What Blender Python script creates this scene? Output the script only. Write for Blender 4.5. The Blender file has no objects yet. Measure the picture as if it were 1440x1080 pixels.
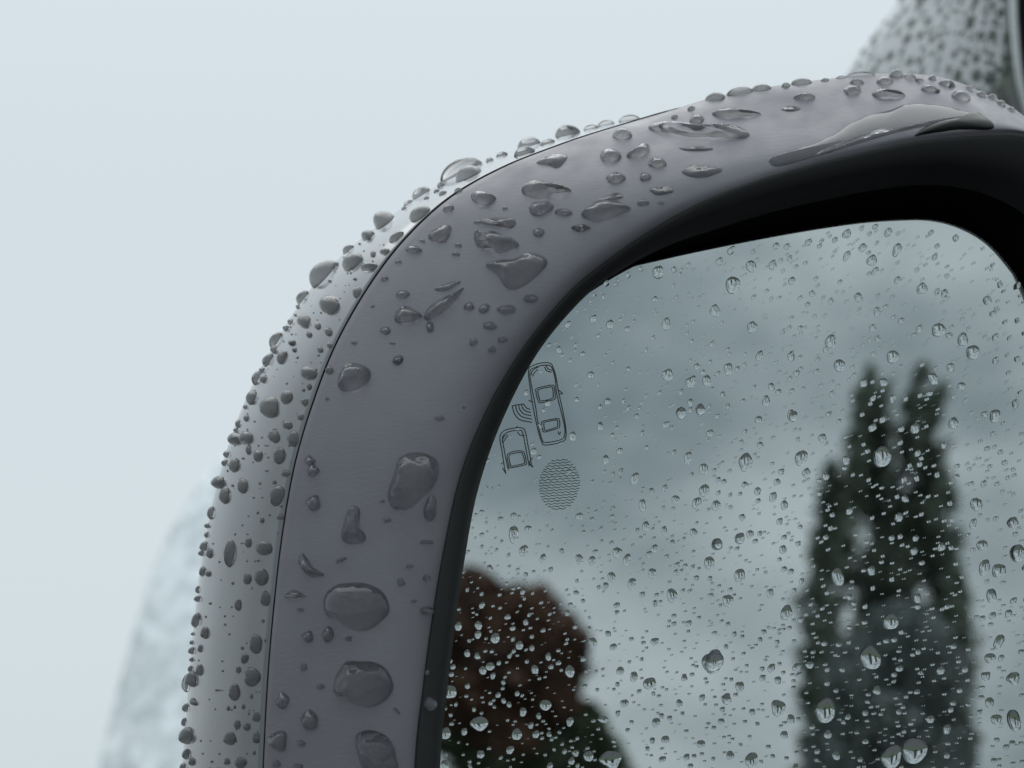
import bpy, math, random
import numpy as np
from mathutils import Vector, Matrix
from mathutils.bvhtree import BVHTree

R = math.radians
rng = np.random.default_rng(11)
random.seed(5)
scene = bpy.context.scene

# ------------------------------------------------------------------ camera
PITCH = R(11.0)
LENS, SENSOR = 77.0, 36.0
TH = SENSOR / 2 / LENS                      # tangent of half the horizontal view angle
CAM = Vector((0, 0, 1.0))
FWD = Vector((0, math.cos(PITCH), math.sin(PITCH)))
UPV = Vector((0, -math.sin(PITCH), math.cos(PITCH)))
RGT = Vector((1, 0, 0))
cam_data = bpy.data.cameras.new('camera')
cam = bpy.data.objects.new('camera', cam_data)
scene.collection.objects.link(cam)
cam.location = CAM
cam.rotation_euler = (math.pi / 2 + PITCH, 0, 0)
cam_data.lens = LENS
cam_data.sensor_width = SENSOR
cam_data.clip_start = 0.01
cam_data.clip_end = 2000
cam_data.dof.use_dof = True
cam_data.dof.focus_distance = 0.331
cam_data.dof.aperture_fstop = 32.0
scene.camera = cam

# ------------------------------------------------------------------ sky and light
world = bpy.data.worlds.new('World')
scene.world = world
world.use_nodes = True
wn, wl = world.node_tree.nodes, world.node_tree.links
wn.clear()
w_out = wn.new('ShaderNodeOutputWorld')
w_bg = wn.new('ShaderNodeBackground')
w_bg.inputs['Strength'].default_value = 0.1
sky = wn.new('ShaderNodeTexSky')
sky.sky_type = 'NISHITA'
sky.sun_disc = False
sky.sun_elevation = R(66)
sky.sun_rotation = R(-12)
sky.dust_density = 4.0
w_tc = wn.new('ShaderNodeTexCoord')
w_map = wn.new('ShaderNodeMapping')
w_map.inputs['Location'].default_value = (0.35, 0.1, 0.6)
w_map.inputs['Scale'].default_value = (1.0, 1.0, 1.7)
w_map.inputs['Rotation'].default_value = (R(22), R(28), 0)
w_noise = wn.new('ShaderNodeTexNoise')
w_noise.inputs['Scale'].default_value = 4.6
w_noise.inputs['Detail'].default_value = 4.0
w_noise.inputs['Roughness'].default_value = 0.52
w_ramp = wn.new('ShaderNodeValToRGB')
w_ramp.color_ramp.elements[0].position = 0.37
w_ramp.color_ramp.elements[0].color = (2.9, 3.65, 4.0, 1)
w_ramp.color_ramp.elements[1].position = 0.60
w_ramp.color_ramp.elements[1].color = (7.6, 8.55, 8.85, 1)
# broken cloud behind the viewer (seen in the mirror), even mist ahead
w_sep = wn.new('ShaderNodeSeparateXYZ')
w_side = wn.new('ShaderNodeMapRange')
w_side.interpolation_type = 'SMOOTHSTEP'
w_side.inputs['From Min'].default_value = -0.55
w_side.inputs['From Max'].default_value = 0.45
w_mist = wn.new('ShaderNodeMixRGB')
w_mist.inputs['Color2'].default_value = (6.7, 7.55, 7.95, 1)
# an overcast sky is brighter towards the zenith
w_zen = wn.new('ShaderNodeMapRange')
w_zen.interpolation_type = 'SMOOTHSTEP'
w_zen.inputs['From Min'].default_value = 0.25
w_zen.inputs['From Max'].default_value = 1.0
w_zen.inputs['To Min'].default_value = 1.0
w_zen.inputs['To Max'].default_value = 1.85
w_mul = wn.new('ShaderNodeMixRGB')
w_mul.blend_type = 'MULTIPLY'
w_mul.inputs['Fac'].default_value = 1.0
w_mix = wn.new('ShaderNodeMixRGB')
w_mix.inputs['Fac'].default_value = 0.93      # thick cloud in front of the clear sky
wl.new(w_tc.outputs['Generated'], w_map.inputs['Vector'])
wl.new(w_map.outputs['Vector'], w_noise.inputs['Vector'])
wl.new(w_noise.outputs['Fac'], w_ramp.inputs['Fac'])
wl.new(sky.outputs['Color'], w_mix.inputs['Color1'])
wl.new(w_tc.outputs['Generated'], w_sep.inputs['Vector'])
wl.new(w_sep.outputs['Y'], w_side.inputs['Value'])
wl.new(w_side.outputs['Result'], w_mist.inputs['Fac'])
wl.new(w_ramp.outputs['Color'], w_mist.inputs['Color1'])
wl.new(w_sep.outputs['Z'], w_zen.inputs['Value'])
wl.new(w_mist.outputs['Color'], w_mul.inputs['Color1'])
wl.new(w_zen.outputs['Result'], w_mul.inputs['Color2'])
wl.new(w_mul.outputs['Color'], w_mix.inputs['Color2'])
wl.new(w_mix.outputs['Color'], w_bg.inputs['Color'])
wl.new(w_bg.outputs['Background'], w_out.inputs['Surface'])

sun_data = bpy.data.lights.new('sun', 'SUN')
sun_data.energy = 0.9
sun_data.angle = R(60)
sun_data.color = (1.0, 0.97, 0.93)
sun = bpy.data.objects.new('sun', sun_data)
scene.collection.objects.link(sun)
sun.rotation_euler = (R(-24), 0, R(12))
sun.location = (0, 0, 8)

scene.view_settings.view_transform = 'Standard'
scene.view_settings.look = 'None'
scene.view_settings.exposure = 0.0
scene.view_settings.gamma = 1.0
scene.view_settings.use_curve_mapping = False
scene.render.engine = 'CYCLES'
scene.cycles.max_bounces = 16
scene.cycles.transmission_bounces = 14
scene.cycles.glossy_bounces = 8
scene.cycles.diffuse_bounces = 3
scene.cycles.caustics_reflective = True
scene.cycles.caustics_refractive = True

# ------------------------------------------------------------------ helpers
def ray(px, py):
    return RGT * ((px - 720) / 720 * TH) + UPV * ((540 - py) / 720 * TH) + FWD

def P(px, py, d):
    return CAM + ray(px, py) * d

def to_px(v):
    q = Vector(v) - CAM
    d = q.dot(FWD)
    return (720 + q.dot(RGT) / d / TH * 720, 540 - q.dot(UPV) / d / TH * 720)

PX = 0.32 * TH / 720                         # metres per pixel at the mirror's distance

def cr(pts, t, closed):
    """Catmull-Rom through pts (N x k array) at parameters t (in index units)."""
    pts = np.asarray(pts, float)
    n = len(pts)
    i = np.floor(t).astype(int)
    f = (t - i)[:, None]
    if closed:
        g = lambda k: pts[(i + k) % n]
    else:
        i = np.clip(i, 0, n - 2)
        f = (t - i)[:, None]
        ext = np.vstack([2 * pts[0] - pts[1], pts, 2 * pts[-1] - pts[-2]])
        g = lambda k: ext[i + 1 + k]
    p0, p1, p2, p3 = g(-1), g(0), g(1), g(2)
    return 0.5 * ((2 * p1) + (-p0 + p2) * f + (2 * p0 - 5 * p1 + 4 * p2 - p3) * f ** 2 + (-p0 + 3 * p1 - 3 * p2 + p3) * f ** 3)

def link(o):
    scene.collection.objects.link(o)
    return o

def tag(o, label=None, cat=None, group=None, kind=None):
    if label: o['label'] = label
    if cat: o['category'] = cat
    if group: o['group'] = group
    if kind: o['kind'] = kind
    return o

def empty(name, loc):
    o = bpy.data.objects.new(name, None)
    o.empty_display_size = 0.01
    o.location = loc
    return link(o)

def mesh_obj(name, verts, faces, mat, parent=None, smooth=True, origin=None):
    """A mesh object from world-space vertices; placed under parent (one or two levels of empties/meshes without rotation)."""
    off = Vector((0, 0, 0))
    if origin is not None:
        off = Vector(origin)
    else:
        p = parent
        while p is not None:
            off = off + p.location
            p = p.parent
    va = np.asarray([tuple(v) for v in verts], dtype=float) if not isinstance(verts, np.ndarray) else verts
    va = va - np.array(off)
    me = bpy.data.meshes.new(name)
    me.from_pydata(va.tolist(), [], faces)
    if smooth:
        me.polygons.foreach_set('use_smooth', [True] * len(me.polygons))
    me.materials.append(mat)
    me.update()
    o = bpy.data.objects.new(name, me)
    if origin is not None and parent is None:
        o.location = off
    if parent is not None:
        o.parent = parent
    return link(o)

def grid_faces(nr, nc, closed_c=False, flip=False):
    f = []
    cc = nc if closed_c else nc - 1
    for r in range(nr - 1):
        for c in range(cc):
            a, b = r * nc + c, r * nc + (c + 1) % nc
            q = (a, b, b + nc, a + nc)
            f.append(q[::-1] if flip else q)
    return f

# ------------------------------------------------------------------ materials
def principled(name, base, rough=0.5, metal=0.0, **kw):
    m = bpy.data.materials.new(name)
    m.use_nodes = True
    b = m.node_tree.nodes['Principled BSDF']
    b.inputs['Base Color'].default_value = (*base, 1)
    b.inputs['Roughness'].default_value = rough
    b.inputs['Metallic'].default_value = metal
    for k, v in kw.items():
        b.inputs[k].default_value = v
    return m

def add_bump(m, scale, dist, stretch=(1, 1, 1), detail=3.0, strength=1.0, rough=0.5):
    nt = m.node_tree
    b = nt.nodes['Principled BSDF']
    tc = nt.nodes.new('ShaderNodeTexCoord')
    mp = nt.nodes.new('ShaderNodeMapping')
    mp.inputs['Scale'].default_value = stretch
    nz = nt.nodes.new('ShaderNodeTexNoise')
    nz.inputs['Scale'].default_value = scale
    nz.inputs['Detail'].default_value = detail
    nz.inputs['Roughness'].default_value = rough
    bp = nt.nodes.new('ShaderNodeBump')
    bp.inputs['Distance'].default_value = dist
    bp.inputs['Strength'].default_value = strength
    nt.links.new(tc.outputs['Object'], mp.inputs['Vector'])
    nt.links.new(mp.outputs['Vector'], nz.inputs['Vector'])
    nt.links.new(nz.outputs['Fac'], bp.inputs['Height'])
    nt.links.new(bp.outputs['Normal'], b.inputs['Normal'])
    return nz, mp

def vary_color(m, c1, c2, scale, lo=0.35, hi=0.65, detail=4.0, inp='Base Color'):
    nt = m.node_tree
    b = nt.nodes['Principled BSDF']
    tc = nt.nodes.new('ShaderNodeTexCoord')
    nz = nt.nodes.new('ShaderNodeTexNoise')
    nz.inputs['Scale'].default_value = scale
    nz.inputs['Detail'].default_value = detail
    rp = nt.nodes.new('ShaderNodeValToRGB')
    rp.color_ramp.elements[0].position = lo
    rp.color_ramp.elements[1].position = hi
    rp.color_ramp.elements[0].color = (*c1, 1)
    rp.color_ramp.elements[1].color = (*c2, 1)
    nt.links.new(tc.outputs['Object'], nz.inputs['Vector'])
    nt.links.new(nz.outputs['Fac'], rp.inputs['Fac'])
    nt.links.new(rp.outputs['Color'], b.inputs[inp])

M = {}
M['cap'] = principled('silver_paint', (0.115, 0.117, 0.124), 0.27, 0.08, **{'Coat Weight': 1.0, 'Coat Roughness': 0.12, 'Coat IOR': 1.6})
add_bump(M['cap'], 5000, 0.000006, detail=2)
M['band'] = principled('grey_frame_paint', (0.10, 0.095, 0.104), 0.42, 0.0, **{'IOR': 1.62, 'Specular Tint': (0.985, 0.965, 1.0, 1)})
vary_color(M['band'], (0.148, 0.140, 0.156), (0.178, 0.169, 0.186), 60, 0.3, 0.7)
add_bump(M['band'], 1000, 0.00005, (0.8, 1, 2.4), detail=4, strength=0.6)
vary_color(M['band'], (0.34,) * 3, (0.52,) * 3, 170, 0.35, 0.65, 5.0, 'Roughness')
M['black'] = principled('black_plastic', (0.014, 0.014, 0.0145), 0.5, 0.0, **{'Specular IOR Level': 0.4})
add_bump(M['black'], 2600, 0.00003, detail=3, strength=0.8)
M['matte_black'] = principled('recess_black', (0.004, 0.004, 0.005), 0.8, 0.0, **{'Specular IOR Level': 0.06})
M['hollow'] = principled('pool_hollow_dark', (0.012, 0.011, 0.010), 0.25, 0.0, **{'Specular IOR Level': 0.25})  # darkness seen in the pool of water, put into the colour
M['gap'] = principled('seam_black', (0.008, 0.008, 0.009), 0.7)
M['mirror'] = principled('mirror_coating', (0.50, 0.522, 0.530), 0.0, 1.0)
M['ink'] = principled('icon_ink', (0.02, 0.025, 0.027), 0.6)

def dielectric(name, ior, color=(1, 1, 1)):
    m = bpy.data.materials.new(name)
    m.use_nodes = True
    nt = m.node_tree
    nt.nodes.clear()
    o = nt.nodes.new('ShaderNodeOutputMaterial')
    g = nt.nodes.new('ShaderNodeBsdfGlass')
    g.inputs['IOR'].default_value = ior
    g.inputs['Roughness'].default_value = 0.0
    g.inputs['Color'].default_value = (*color, 1)
    nt.links.new(g.outputs[0], o.inputs['Surface'])
    return m
M['glass'] = dielectric('mirror_pane_glass', 1.5, (0.985, 0.995, 0.99))
M['water'] = dielectric('water', 1.333)
M['bead'] = dielectric('rippled_water', 1.333)      # larger drops: the surface is not quite even
_nt = M['bead'].node_tree
_tc = _nt.nodes.new('ShaderNodeTexCoord'); _nz = _nt.nodes.new('ShaderNodeTexNoise'); _bp = _nt.nodes.new('ShaderNodeBump')
_nz.inputs['Scale'].default_value = 330; _nz.inputs['Detail'].default_value = 1.0
_bp.inputs['Distance'].default_value = 0.0014; _bp.inputs['Strength'].default_value = 0.9
_nt.links.new(_tc.outputs['Object'], _nz.inputs['Vector']); _nt.links.new(_nz.outputs['Fac'], _bp.inputs['Height'])
_nt.links.new(_bp.outputs['Normal'], [n for n in _nt.nodes if n.type == 'BSDF_GLASS'][0].inputs['Normal'])
# paint seen through water: the film of water removes its surface gloss
M['wet_band'] = principled('soaked_frame_paint', (0.130, 0.123, 0.136), 0.38, 0.0, **{'Specular IOR Level': 0.18})
M['wet_cap'] = principled('soaked_cap_paint', (0.110, 0.111, 0.114), 0.45, 0.0, **{'Specular IOR Level': 0.15})
M['wet_silver'] = principled('soaked_pillar_paint', (0.17, 0.19, 0.175), 0.6, 0.0, **{'Specular IOR Level': 0.03})
M['silver'] = principled('silver_body_paint', (0.16, 0.175, 0.17), 0.10, 0.0, **{'IOR': 3.6})
M['trim'] = principled('bright_trim', (0.72, 0.74, 0.75), 0.25, 0.6)
M['rubber'] = principled('window_rubber', (0.02, 0.022, 0.024), 0.5)
M['car_white'] = principled('pale_car_paint', (0.93, 0.95, 0.96), 0.35, 0.9, **{'Coat Weight': 1.0, 'Coat Roughness': 0.05})
M['wet_window'] = principled('wet_rear_window', (0.80, 0.83, 0.84), 0.25, 0.8)
vary_color(M['wet_window'], (0.58, 0.605, 0.615), (0.86, 0.87, 0.88), 34, 0.36, 0.62, 6.0)
add_bump(M['wet_window'], 40, 0.006, (1, 1, 0.6), detail=5, strength=0.6, rough=0.65)
M['asphalt'] = principled('asphalt', (0.05, 0.05, 0.052), 0.7)
vary_color(M['asphalt'], (0.035, 0.035, 0.037), (0.07, 0.07, 0.072), 3.0)
M['grass'] = principled('grass_ground', (0.06, 0.08, 0.04), 0.9)
M['bark'] = principled('bark', (0.09, 0.065, 0.05), 0.9)

def leaf_mat(name, c1, c2):
    m = principled(name, c1, 0.6)
    vary_color(m, c1, c2, 2.5, 0.38, 0.62)
    return m
M['leaf_red'] = leaf_mat('red_brown_leaves', (0.060, 0.032, 0.022), (0.18, 0.098, 0.066))
M['leaf_green'] = leaf_mat('dark_green_leaves', (0.035, 0.055, 0.028), (0.075, 0.11, 0.055))
M['leaf_conifer'] = leaf_mat('conifer_needles', (0.095, 0.125, 0.098), (0.20, 0.24, 0.19))
M['leaf_grey'] = leaf_mat('grey_green_leaves', (0.15, 0.18, 0.175), (0.25, 0.28, 0.28))

# ------------------------------------------------------------------ ground (below the frame, shades the undersides)
g_s = 900.0
mesh_obj('ground', [(-g_s, -g_s, 0), (g_s, -g_s, 0), (g_s, g_s, 0), (-g_s, g_s, 0)], [(0, 1, 2, 3)], M['grass'], smooth=False)['kind'] = 'structure'
mesh_obj('driveway', [(-7, -9, 0.004), (7, -9, 0.004), (7, 12, 0.004), (-7, 12, 0.004)], [(0, 1, 2, 3)], M['asphalt'], smooth=False)['kind'] = 'structure'

# ------------------------------------------------------------------ wing mirror
# stations round the housing, clockwise from the lower left:
#   cap point, seam, edge of the grey frame, inner edge of the black bezel, edge of the glass   (photograph pixels)
ST = [
 ((245,1300),(362,1300),(588,1300),(612,1300),(600,1300)),
 ((255,1080),(370,1080),(591,1080),(619,1080),(603,1080)),
 ((264,955),(376,960),(602,970),(628,980),(612,980)),
 ((274,855),(385,852),(615,872),(640,880),(624,880)),
 ((288,752),(397,750),(631,770),(653,790),(636,790)),
 ((313,650),(415,650),(654,665),(672,690),(654,688)),
 ((346,560),(442,560),(690,572),(706,592),(688,588)),
 ((388,480),(474,480),(737,490),(757,495),(740,487)),
 ((439,403),(520,400),(796,415),(820,420),(804,408)),
 ((503,340),(570,335),(852,366),(874,380),(868,379)),
 ((577,285),(632,278),(916,322),(936,347),(938,366)),
 ((665,234),(705,236),(985,284),(1005,323),(1010,352.5)),
 ((760,201),(785,204),(1060,254),(1083,299),(1085,339)),
 ((860,173),(873,174),(1135,232),(1160,281),(1155,327)),
 ((962,152),(960,146),(1200,216),(1220,269),(1212,319)),
 ((1062,136),(1060,127),(1262,202),(1275,261),(1258,316.5)),
 ((1150,126),(1150,114),(1320,193),(1325,262),(1298,318)),
 ((1240,120),(1240,105),(1380,188),(1375,276),(1330,328)),
 ((1316,126),(1322,109),(1436,188),(1420,306),(1360,350)),
 ((1375,150),(1382,131),(1490,205),(1458,360),(1392,392)),
 ((1430,185),(1442,166),(1535,250),(1488,450),(1427,446)),
 ((1530,285),(1540,268),(1575,350),(1518,570),(1468,542)),
 ((1580,440),(1590,425),(1595,500),(1536,710),(1494,680)),
 ((1600,710),(1610,700),(1603,755),(1545,900),(1506,880)),
 ((1600,1000),(1610,1000),(1602,1050),(1545,1100),(1506,1090)),
 ((1580,1300),(1590,1300),(1572,1290),(1522,1290),(1485,1270)),
 ((1500,1470),(1505,1480),(1482,1440),(1442,1402),(1420,1380)),
 ((1300,1590),(1300,1580),(1290,1520),(1262,1470),(1250,1445)),
 ((980,1640),(1000,1620),(1000,1540),(1000,1490),(1000,1462)),
 ((650,1660),(710,1600),(765,1520),(785,1472),(785,1445)),
 ((400,1600),(490,1545),(655,1460),(684,1422),(672,1405)),
 ((280,1470),(392,1440),(608,1390),(638,1368),(622,1355)),
]
NT = len(ST) * 8
tt = np.arange(NT) / 8.0
for _k, _dx in {15: 8, 16: 18, 17: 30, 18: 42, 19: 48, 20: 50, 21: 50, 22: 45, 23: 42, 24: 42, 25: 42, 26: 30}.items():
    s_ = ST[_k]
    ST[_k] = (s_[0], s_[1], s_[2], (s_[3][0] + _dx * 0.6, s_[3][1]), (s_[4][0] + _dx, s_[4][1]))
for _k, _dx in {0: 10, 1: 10, 2: 10, 3: 10, 4: 9, 5: 8, 6: 6, 7: 4, 8: 2, 31: 8}.items():
    s_ = ST[_k]
    ST[_k] = (s_[0], s_[1], (s_[2][0] - _dx, s_[2][1]), s_[3], s_[4])
for _k, (_dx, _dy) in {9: (-1, -3), 10: (-2, -8), 11: (-2, -10), 12: (-2, -11), 13: (0, -11), 14: (2, -11), 15: (0, -12), 16: (-4, -13), 17: (-6, -12), 18: (-8, -10), 19: (-8, -8), 20: (-4, -4)}.items():
    s_ = ST[_k]
    ST[_k] = (s_[0], s_[1], s_[2], s_[3], (s_[4][0] + _dx, s_[4][1] + _dy))
curve = [cr([s[k] for s in ST], tt, True) for k in range(5)]       # each NT x 2
O_, S_, L1_, L2_, G_ = curve

def lip_depth(px, py):
    return 0.318 + 0.22 * (px - 620) * PX + 0.19 * (540 - py) * PX

ctr_px = np.array([900.0, 800.0])
def pts(pxpy, extra, ref):
    """World points of a curve: depth = lip depth at the reference curve + extra (metres)."""
    d = lip_depth(ref[:, 0], ref[:, 1]) + extra
    return np.array([tuple(P(x, y, dd)) for (x, y), dd in zip(pxpy, d)])

def loft(nodes, sub, flip=False):
    """nodes: list of NT x 3 arrays (profile across); a Catmull-Rom surface through them."""
    arr = np.stack(nodes, 0)                                        # K x NT x 3
    K = len(nodes)
    t = np.linspace(0, K - 1, (K - 1) * sub + 1)
    flat = cr(arr.reshape(K, -1), t, False).reshape(len(t), NT, 3)
    return flat.reshape(-1, 3), grid_faces(len(t), NT, True, flip)

root = empty('wing_mirror', P(900, 1640, 0.35))
tag(root, 'rain-beaded grey car wing mirror with thin dark seam and black-rimmed glass', 'wing mirror')

mixp = lambda a, b, f: a * (1 - f) + b * f
# how far the seam lies behind the lip (deeper along the top, where the frame turns away)
seam_extra = 0.009 + 0.006 * np.clip((S_[:, 0] - 500) / 500, 0, 1)
st_i = np.arange(NT) / 8.0
sm = lambda x: np.clip(x, 0, 1) ** 2 * (3 - 2 * np.clip(x, 0, 1))
wR = (sm((st_i - 12.2) / 2.8) * (1 - sm((st_i - 26) / 2)))[:, None]
outd = S_ - ctr_px; outd = outd / np.linalg.norm(outd, axis=1)[:, None]
E_ = mixp(mixp(L1_, S_, 0.82), S_ + outd * 0.5, wR)
C_ = mixp(mixp(L1_, S_, 0.56), mixp(L1_, S_, 0.68), wR)
S_ = S_ - outd * 7.0 * wR
O_ = O_ - outd * 10.0 * wR
seam_extra = seam_extra + 0.010 * wR[:, 0]
e_fac = 0.66 - 0.08 * wR[:, 0]
kL = 1 - 0.72 * sm((st_i - 8.5) / 3.5) * (1 - sm((st_i - 21) / 4))
v_L1b = pts(mixp(L1_, L2_, 0.10), 0.0050 * kL, L1_)
v_L1 = pts(L1_, 0.0024 * kL, L1_)
v_a = pts(mixp(L1_, S_, 0.10), 0.0006 * kL, L1_)
v_b = pts(mixp(L1_, S_, 0.28), seam_extra * 0.07, L1_)
v_c = pts(C_, seam_extra * 0.32, L1_)
v_d = pts(E_, seam_extra * e_fac, L1_)
v_S = pts(mixp(L1_, S_, 0.992), seam_extra * 0.98, L1_)
sv, sf = loft([v_L1b, v_L1, v_a, v_b, v_c, v_d, v_S], 5, True)
nrow = len(sv) // NT
# rolled edge down into the seam
edge = sv[-NT:]
inw = (v_d - v_S); inw /= np.linalg.norm(inw, axis=1)[:, None]
back = np.array(FWD)
roll1 = edge - inw * 0.00012 + back * 0.00012
roll2 = edge - inw * 0.00014 + back * 0.0016
band_v = np.vstack([sv, roll1, roll2])
band_f = grid_faces(nrow + 2, NT, True, True)
band = mesh_obj('inner_frame', band_v, band_f, M['band'], root)

pull = lambda a, f: mixp(a, ctr_px[None, :], f)
Sx = mixp(S_, L1_, 0.0)
c0 = pts(mixp(S_, L1_, -0.006), seam_extra + 0.00005, L1_)
c1 = pts(mixp(S_, O_, 0.42), seam_extra + 0.0056, L1_)
c2 = pts(mixp(S_, O_, 0.80), seam_extra + 0.0145, L1_)
c3 = pts(O_, seam_extra + 0.0250, L1_)
c4 = pts(pull(O_, 0.035), seam_extra + 0.036, L1_)
c5 = pts(pull(O_, 0.16), seam_extra + 0.050, L1_)
c6 = pts(pull(O_, 0.42), seam_extra + 0.062, L1_)
c7 = pts(pull(O_, 0.75), seam_extra + 0.068, L1_)
c8 = pts(pull(O_, 0.985), seam_extra * 0 + 0.080, mixp(L1_, ctr_px[None, :], 0.985))
cv, cf = loft([c0, c1, c2, c3, c4, c5, c6, c7, c8], 6, True)
ncr = len(cv) // NT
e0 = cv[:NT]
outw = c1 - c0; outw /= np.linalg.norm(outw, axis=1)[:, None]
r1 = e0 - outw * 0.00010 + back * 0.00012
r2 = e0 - outw * 0.00012 + back * 0.0018
cap_v = np.vstack([r2, r1, cv])
# the seam edge of the cap goes first in profile order: r2, r1, surface
cap_f = grid_faces(ncr + 2, NT, True, True)
cap = mesh_obj('outer_cap', cap_v, cap_f, M['cap'], root)
# close the tip of the cap
# dark backing behind the seam
gb0 = v_S + inw * 0.002 + back * 0.0012
gb1 = c0 + outw * 0.002 + back * 0.0014
mesh_obj('seam_backing', np.vstack([gb0, gb1]), grid_faces(2, NT, True, True), M['gap'], root)

# black bezel round the opening
b0 = pts(mixp(L1_, S_, 0.012), 0.0040 * kL, L1_)
b1 = pts(mixp(L1_, L2_, 0.10), 0.0028 * kL, L1_)
b2 = pts(mixp(L1_, L2_, 0.45), 0.0034 * (0.3 + 0.7 * kL), L1_)
b3 = pts(mixp(L1_, L2_, 0.80), 0.0048, L1_)
b4 = pts(L2_, 0.0066, L1_)
bv, bf = loft([b0, b1, b2, b3, b4], 4, False)

# glass plane
YAW = R(15)
GN = Vector((math.sin(YAW), -math.cos(YAW), 0.0)).normalized()
GP = P(650, 800, lip_depth(632, 770) + 0.0085)
GT = 0.0008                                                           # pane thickness
def on_plane(px, py, p0=GP):
    r = ray(px, py)
    return CAM + r * ((p0 - CAM).dot(GN) / r.dot(GN))
def in_glass(px, py, depth):
    """Point at the given depth under the glass face that is seen at this pixel through the pane."""
    a = on_plane(px, py)
    d = ray(px, py).normalized()
    c = -d.dot(GN)
    tang = (d + GN * c) / 1.5
    rd = tang - GN * math.sqrt(1 - tang.length_squared)
    return a + rd * (depth / -rd.dot(GN))
gpl = np.array([tuple(on_plane(x, y)) for x, y in G_])
gN = np.array(GN)
wall_far = gpl - gN * 0.006
wall_mid = mixp(bv[-NT:], wall_far, 0.5)
rec_v = np.vstack([bv, wall_mid, wall_far])
nb = len(bv) // NT
bezel = mesh_obj('bezel', bv, grid_faces(nb, NT, True, True), M['black'], root)
rim_c = gpl.mean(0)
rec = np.vstack([bv[-NT:], wall_mid, wall_far, mixp(wall_far, rim_c[None, :] - gN[None, :] * 0.008, 0.97)])
mesh_obj('recess_wall', rec, grid_faces(4, NT, True, True), M['matte_black'], bezel)

# pane: front, bevel, back
def shrink(a, dist):
    c = a.mean(0)
    d = c - a
    return a + d / np.linalg.norm(d, axis=1)[:, None] * dist
g_out = shrink(gpl, 0.0002)
front = shrink(g_out, 0.0004)
rows = [front, g_out - gN * GT * 0.3, g_out - gN * GT * 0.8, shrink(g_out, 0.0002) - gN * GT]
pv = np.vstack(rows)
pf = grid_faces(4, NT, True, True)
pf.append(tuple(range(NT)))
pf.append(tuple(range(3 * NT, 4 * NT))[::-1])
holder = mesh_obj('mirror_glass', pv, pf, M['glass'], root, smooth=False)
def face_dir_fix(o, ref):
    """make the big front face of a mesh point along ref"""
    me = o.data
    big = max(me.polygons, key=lambda p: p.area)
    sgn = [p for p in me.polygons if p.area > 0.5 * big.area]
    f = min(sgn, key=lambda p: -(p.center.dot(ref)))
    if f.normal.dot(ref) < 0:
        me.flip_normals()
face_dir_fix(holder, GN)
holder.data.materials.append(M['matte_black'])          # blackened edge of the pane
for p_ in holder.data.polygons:
    if len(p_.vertices) == 4: p_.material_index = 1
back_poly = shrink(g_out, 0.0003) - gN * (GT - 0.0002)
mesh_obj('mirror_coating', back_poly, [tuple(range(NT))], M['mirror'], holder, smooth=False)

# icon lines printed in front of the coating
def ribbons(name, lines, width_px, parent, mat=None):
    verts, faces = [], []
    for ln in lines:
        a = [np.array(p, float) for p in ln]
        n = len(a)
        base = len(verts)
        for i, p in enumerate(a):
            t = a[min(i + 1, n - 1)] - a[max(i - 1, 0)]
            L = np.linalg.norm(t) or 1.0
            nn = np.array([-t[1], t[0]]) / L * width_px / 2
            for s in (-1, 1):
                q = p + nn * s
                verts.append(in_glass(q[0], q[1], GT - 0.00028))
        for i in range(n - 1):
            k = base + 2 * i
            faces.append((k, k + 1, k + 3, k + 2))
    return mesh_obj(name, verts, faces, mat or M['ink'], parent, smooth=False)

def smooth_line(p, closed=False, n=None):
    p = np.array(p, float)
    m = len(p)
    n = n or m * 6
    t = np.linspace(0, m if closed else m - 1, n, endpoint=not closed)
    q = cr(p, t, closed)
    return np.vstack([q, q[:1]]) if closed else q
def zi(p):                                                           # icon tracing -> photograph pixels
    return [(640 + x / 4.5, 480 + y / 4.5) for x, y in p]
def inset(p, k):
    p = np.array(p, float); c = p.mean(0)
    d = p - c
    L = np.linalg.norm(d, axis=1)[:, None]
    return (c + d * (L - k) / L).tolist()
car1 = [(465,180),(500,150),(560,135),(605,140),(625,175),(640,230),(655,320),(680,430),(700,540),(702,600),(680,635),(575,656),(548,635),(520,540),(495,420),(475,290)]
car1_lines = [smooth_line(zi(car1), True), smooth_line(zi(inset(car1, 16)), True)]
for w in ([(512,318),(522,296),(610,277),(628,290),(634,350),(622,370),(545,388),(526,376)],
          [(549,520),(560,504),(645,488),(660,498),(662,535),(650,550),(570,573),(556,562)]):
    car1_lines += [smooth_line(zi(w), True), smooth_line(zi(inset(w, 13)), True)]
car1_lines += [smooth_line(zi(l)) for l in ([(482,215),(490,185),(512,170),(530,160)],[(490,222),(505,195),(525,178)],[(566,160),(580,185),(612,195)],[(575,152),(590,175),(615,182)],[(655,308),(680,330),(660,332)],[(466,372),(488,384)],[(652,570),(660,590),(668,572)])]
ribbons('blind_spot_car_symbol', car1_lines, 1.3, holder)
car2 = [(322,838),(310,780),(298,700),(284,615),(298,575),(340,555),(420,547),(445,572),(460,650),(478,745),(486,795)]
car2b = [(338,815),(325,760),(312,690),(300,618),(312,588),(348,570),(412,562),(430,585),(444,655),(462,750),(470,790)]
car2_lines = [smooth_line(zi(car2)), smooth_line(zi(car2b))]
w2 = [(330,722),(350,704),(385,694),(425,694),(440,712),(452,770),(440,782),(352,800),(340,785)]
car2_lines += [smooth_line(zi(w2), True), smooth_line(zi(inset(w2, 12)), True)]
car2_lines += [smooth_line(zi(l)) for l in ([(298,630),(312,600),(335,590)],[(305,640),(322,612),(335,600)],[(395,570),(410,592),(440,596)],[(290,775),(312,765)],[(490,735),(470,770),(495,795),(475,775)],[(300,800),(322,836)])]
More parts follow.
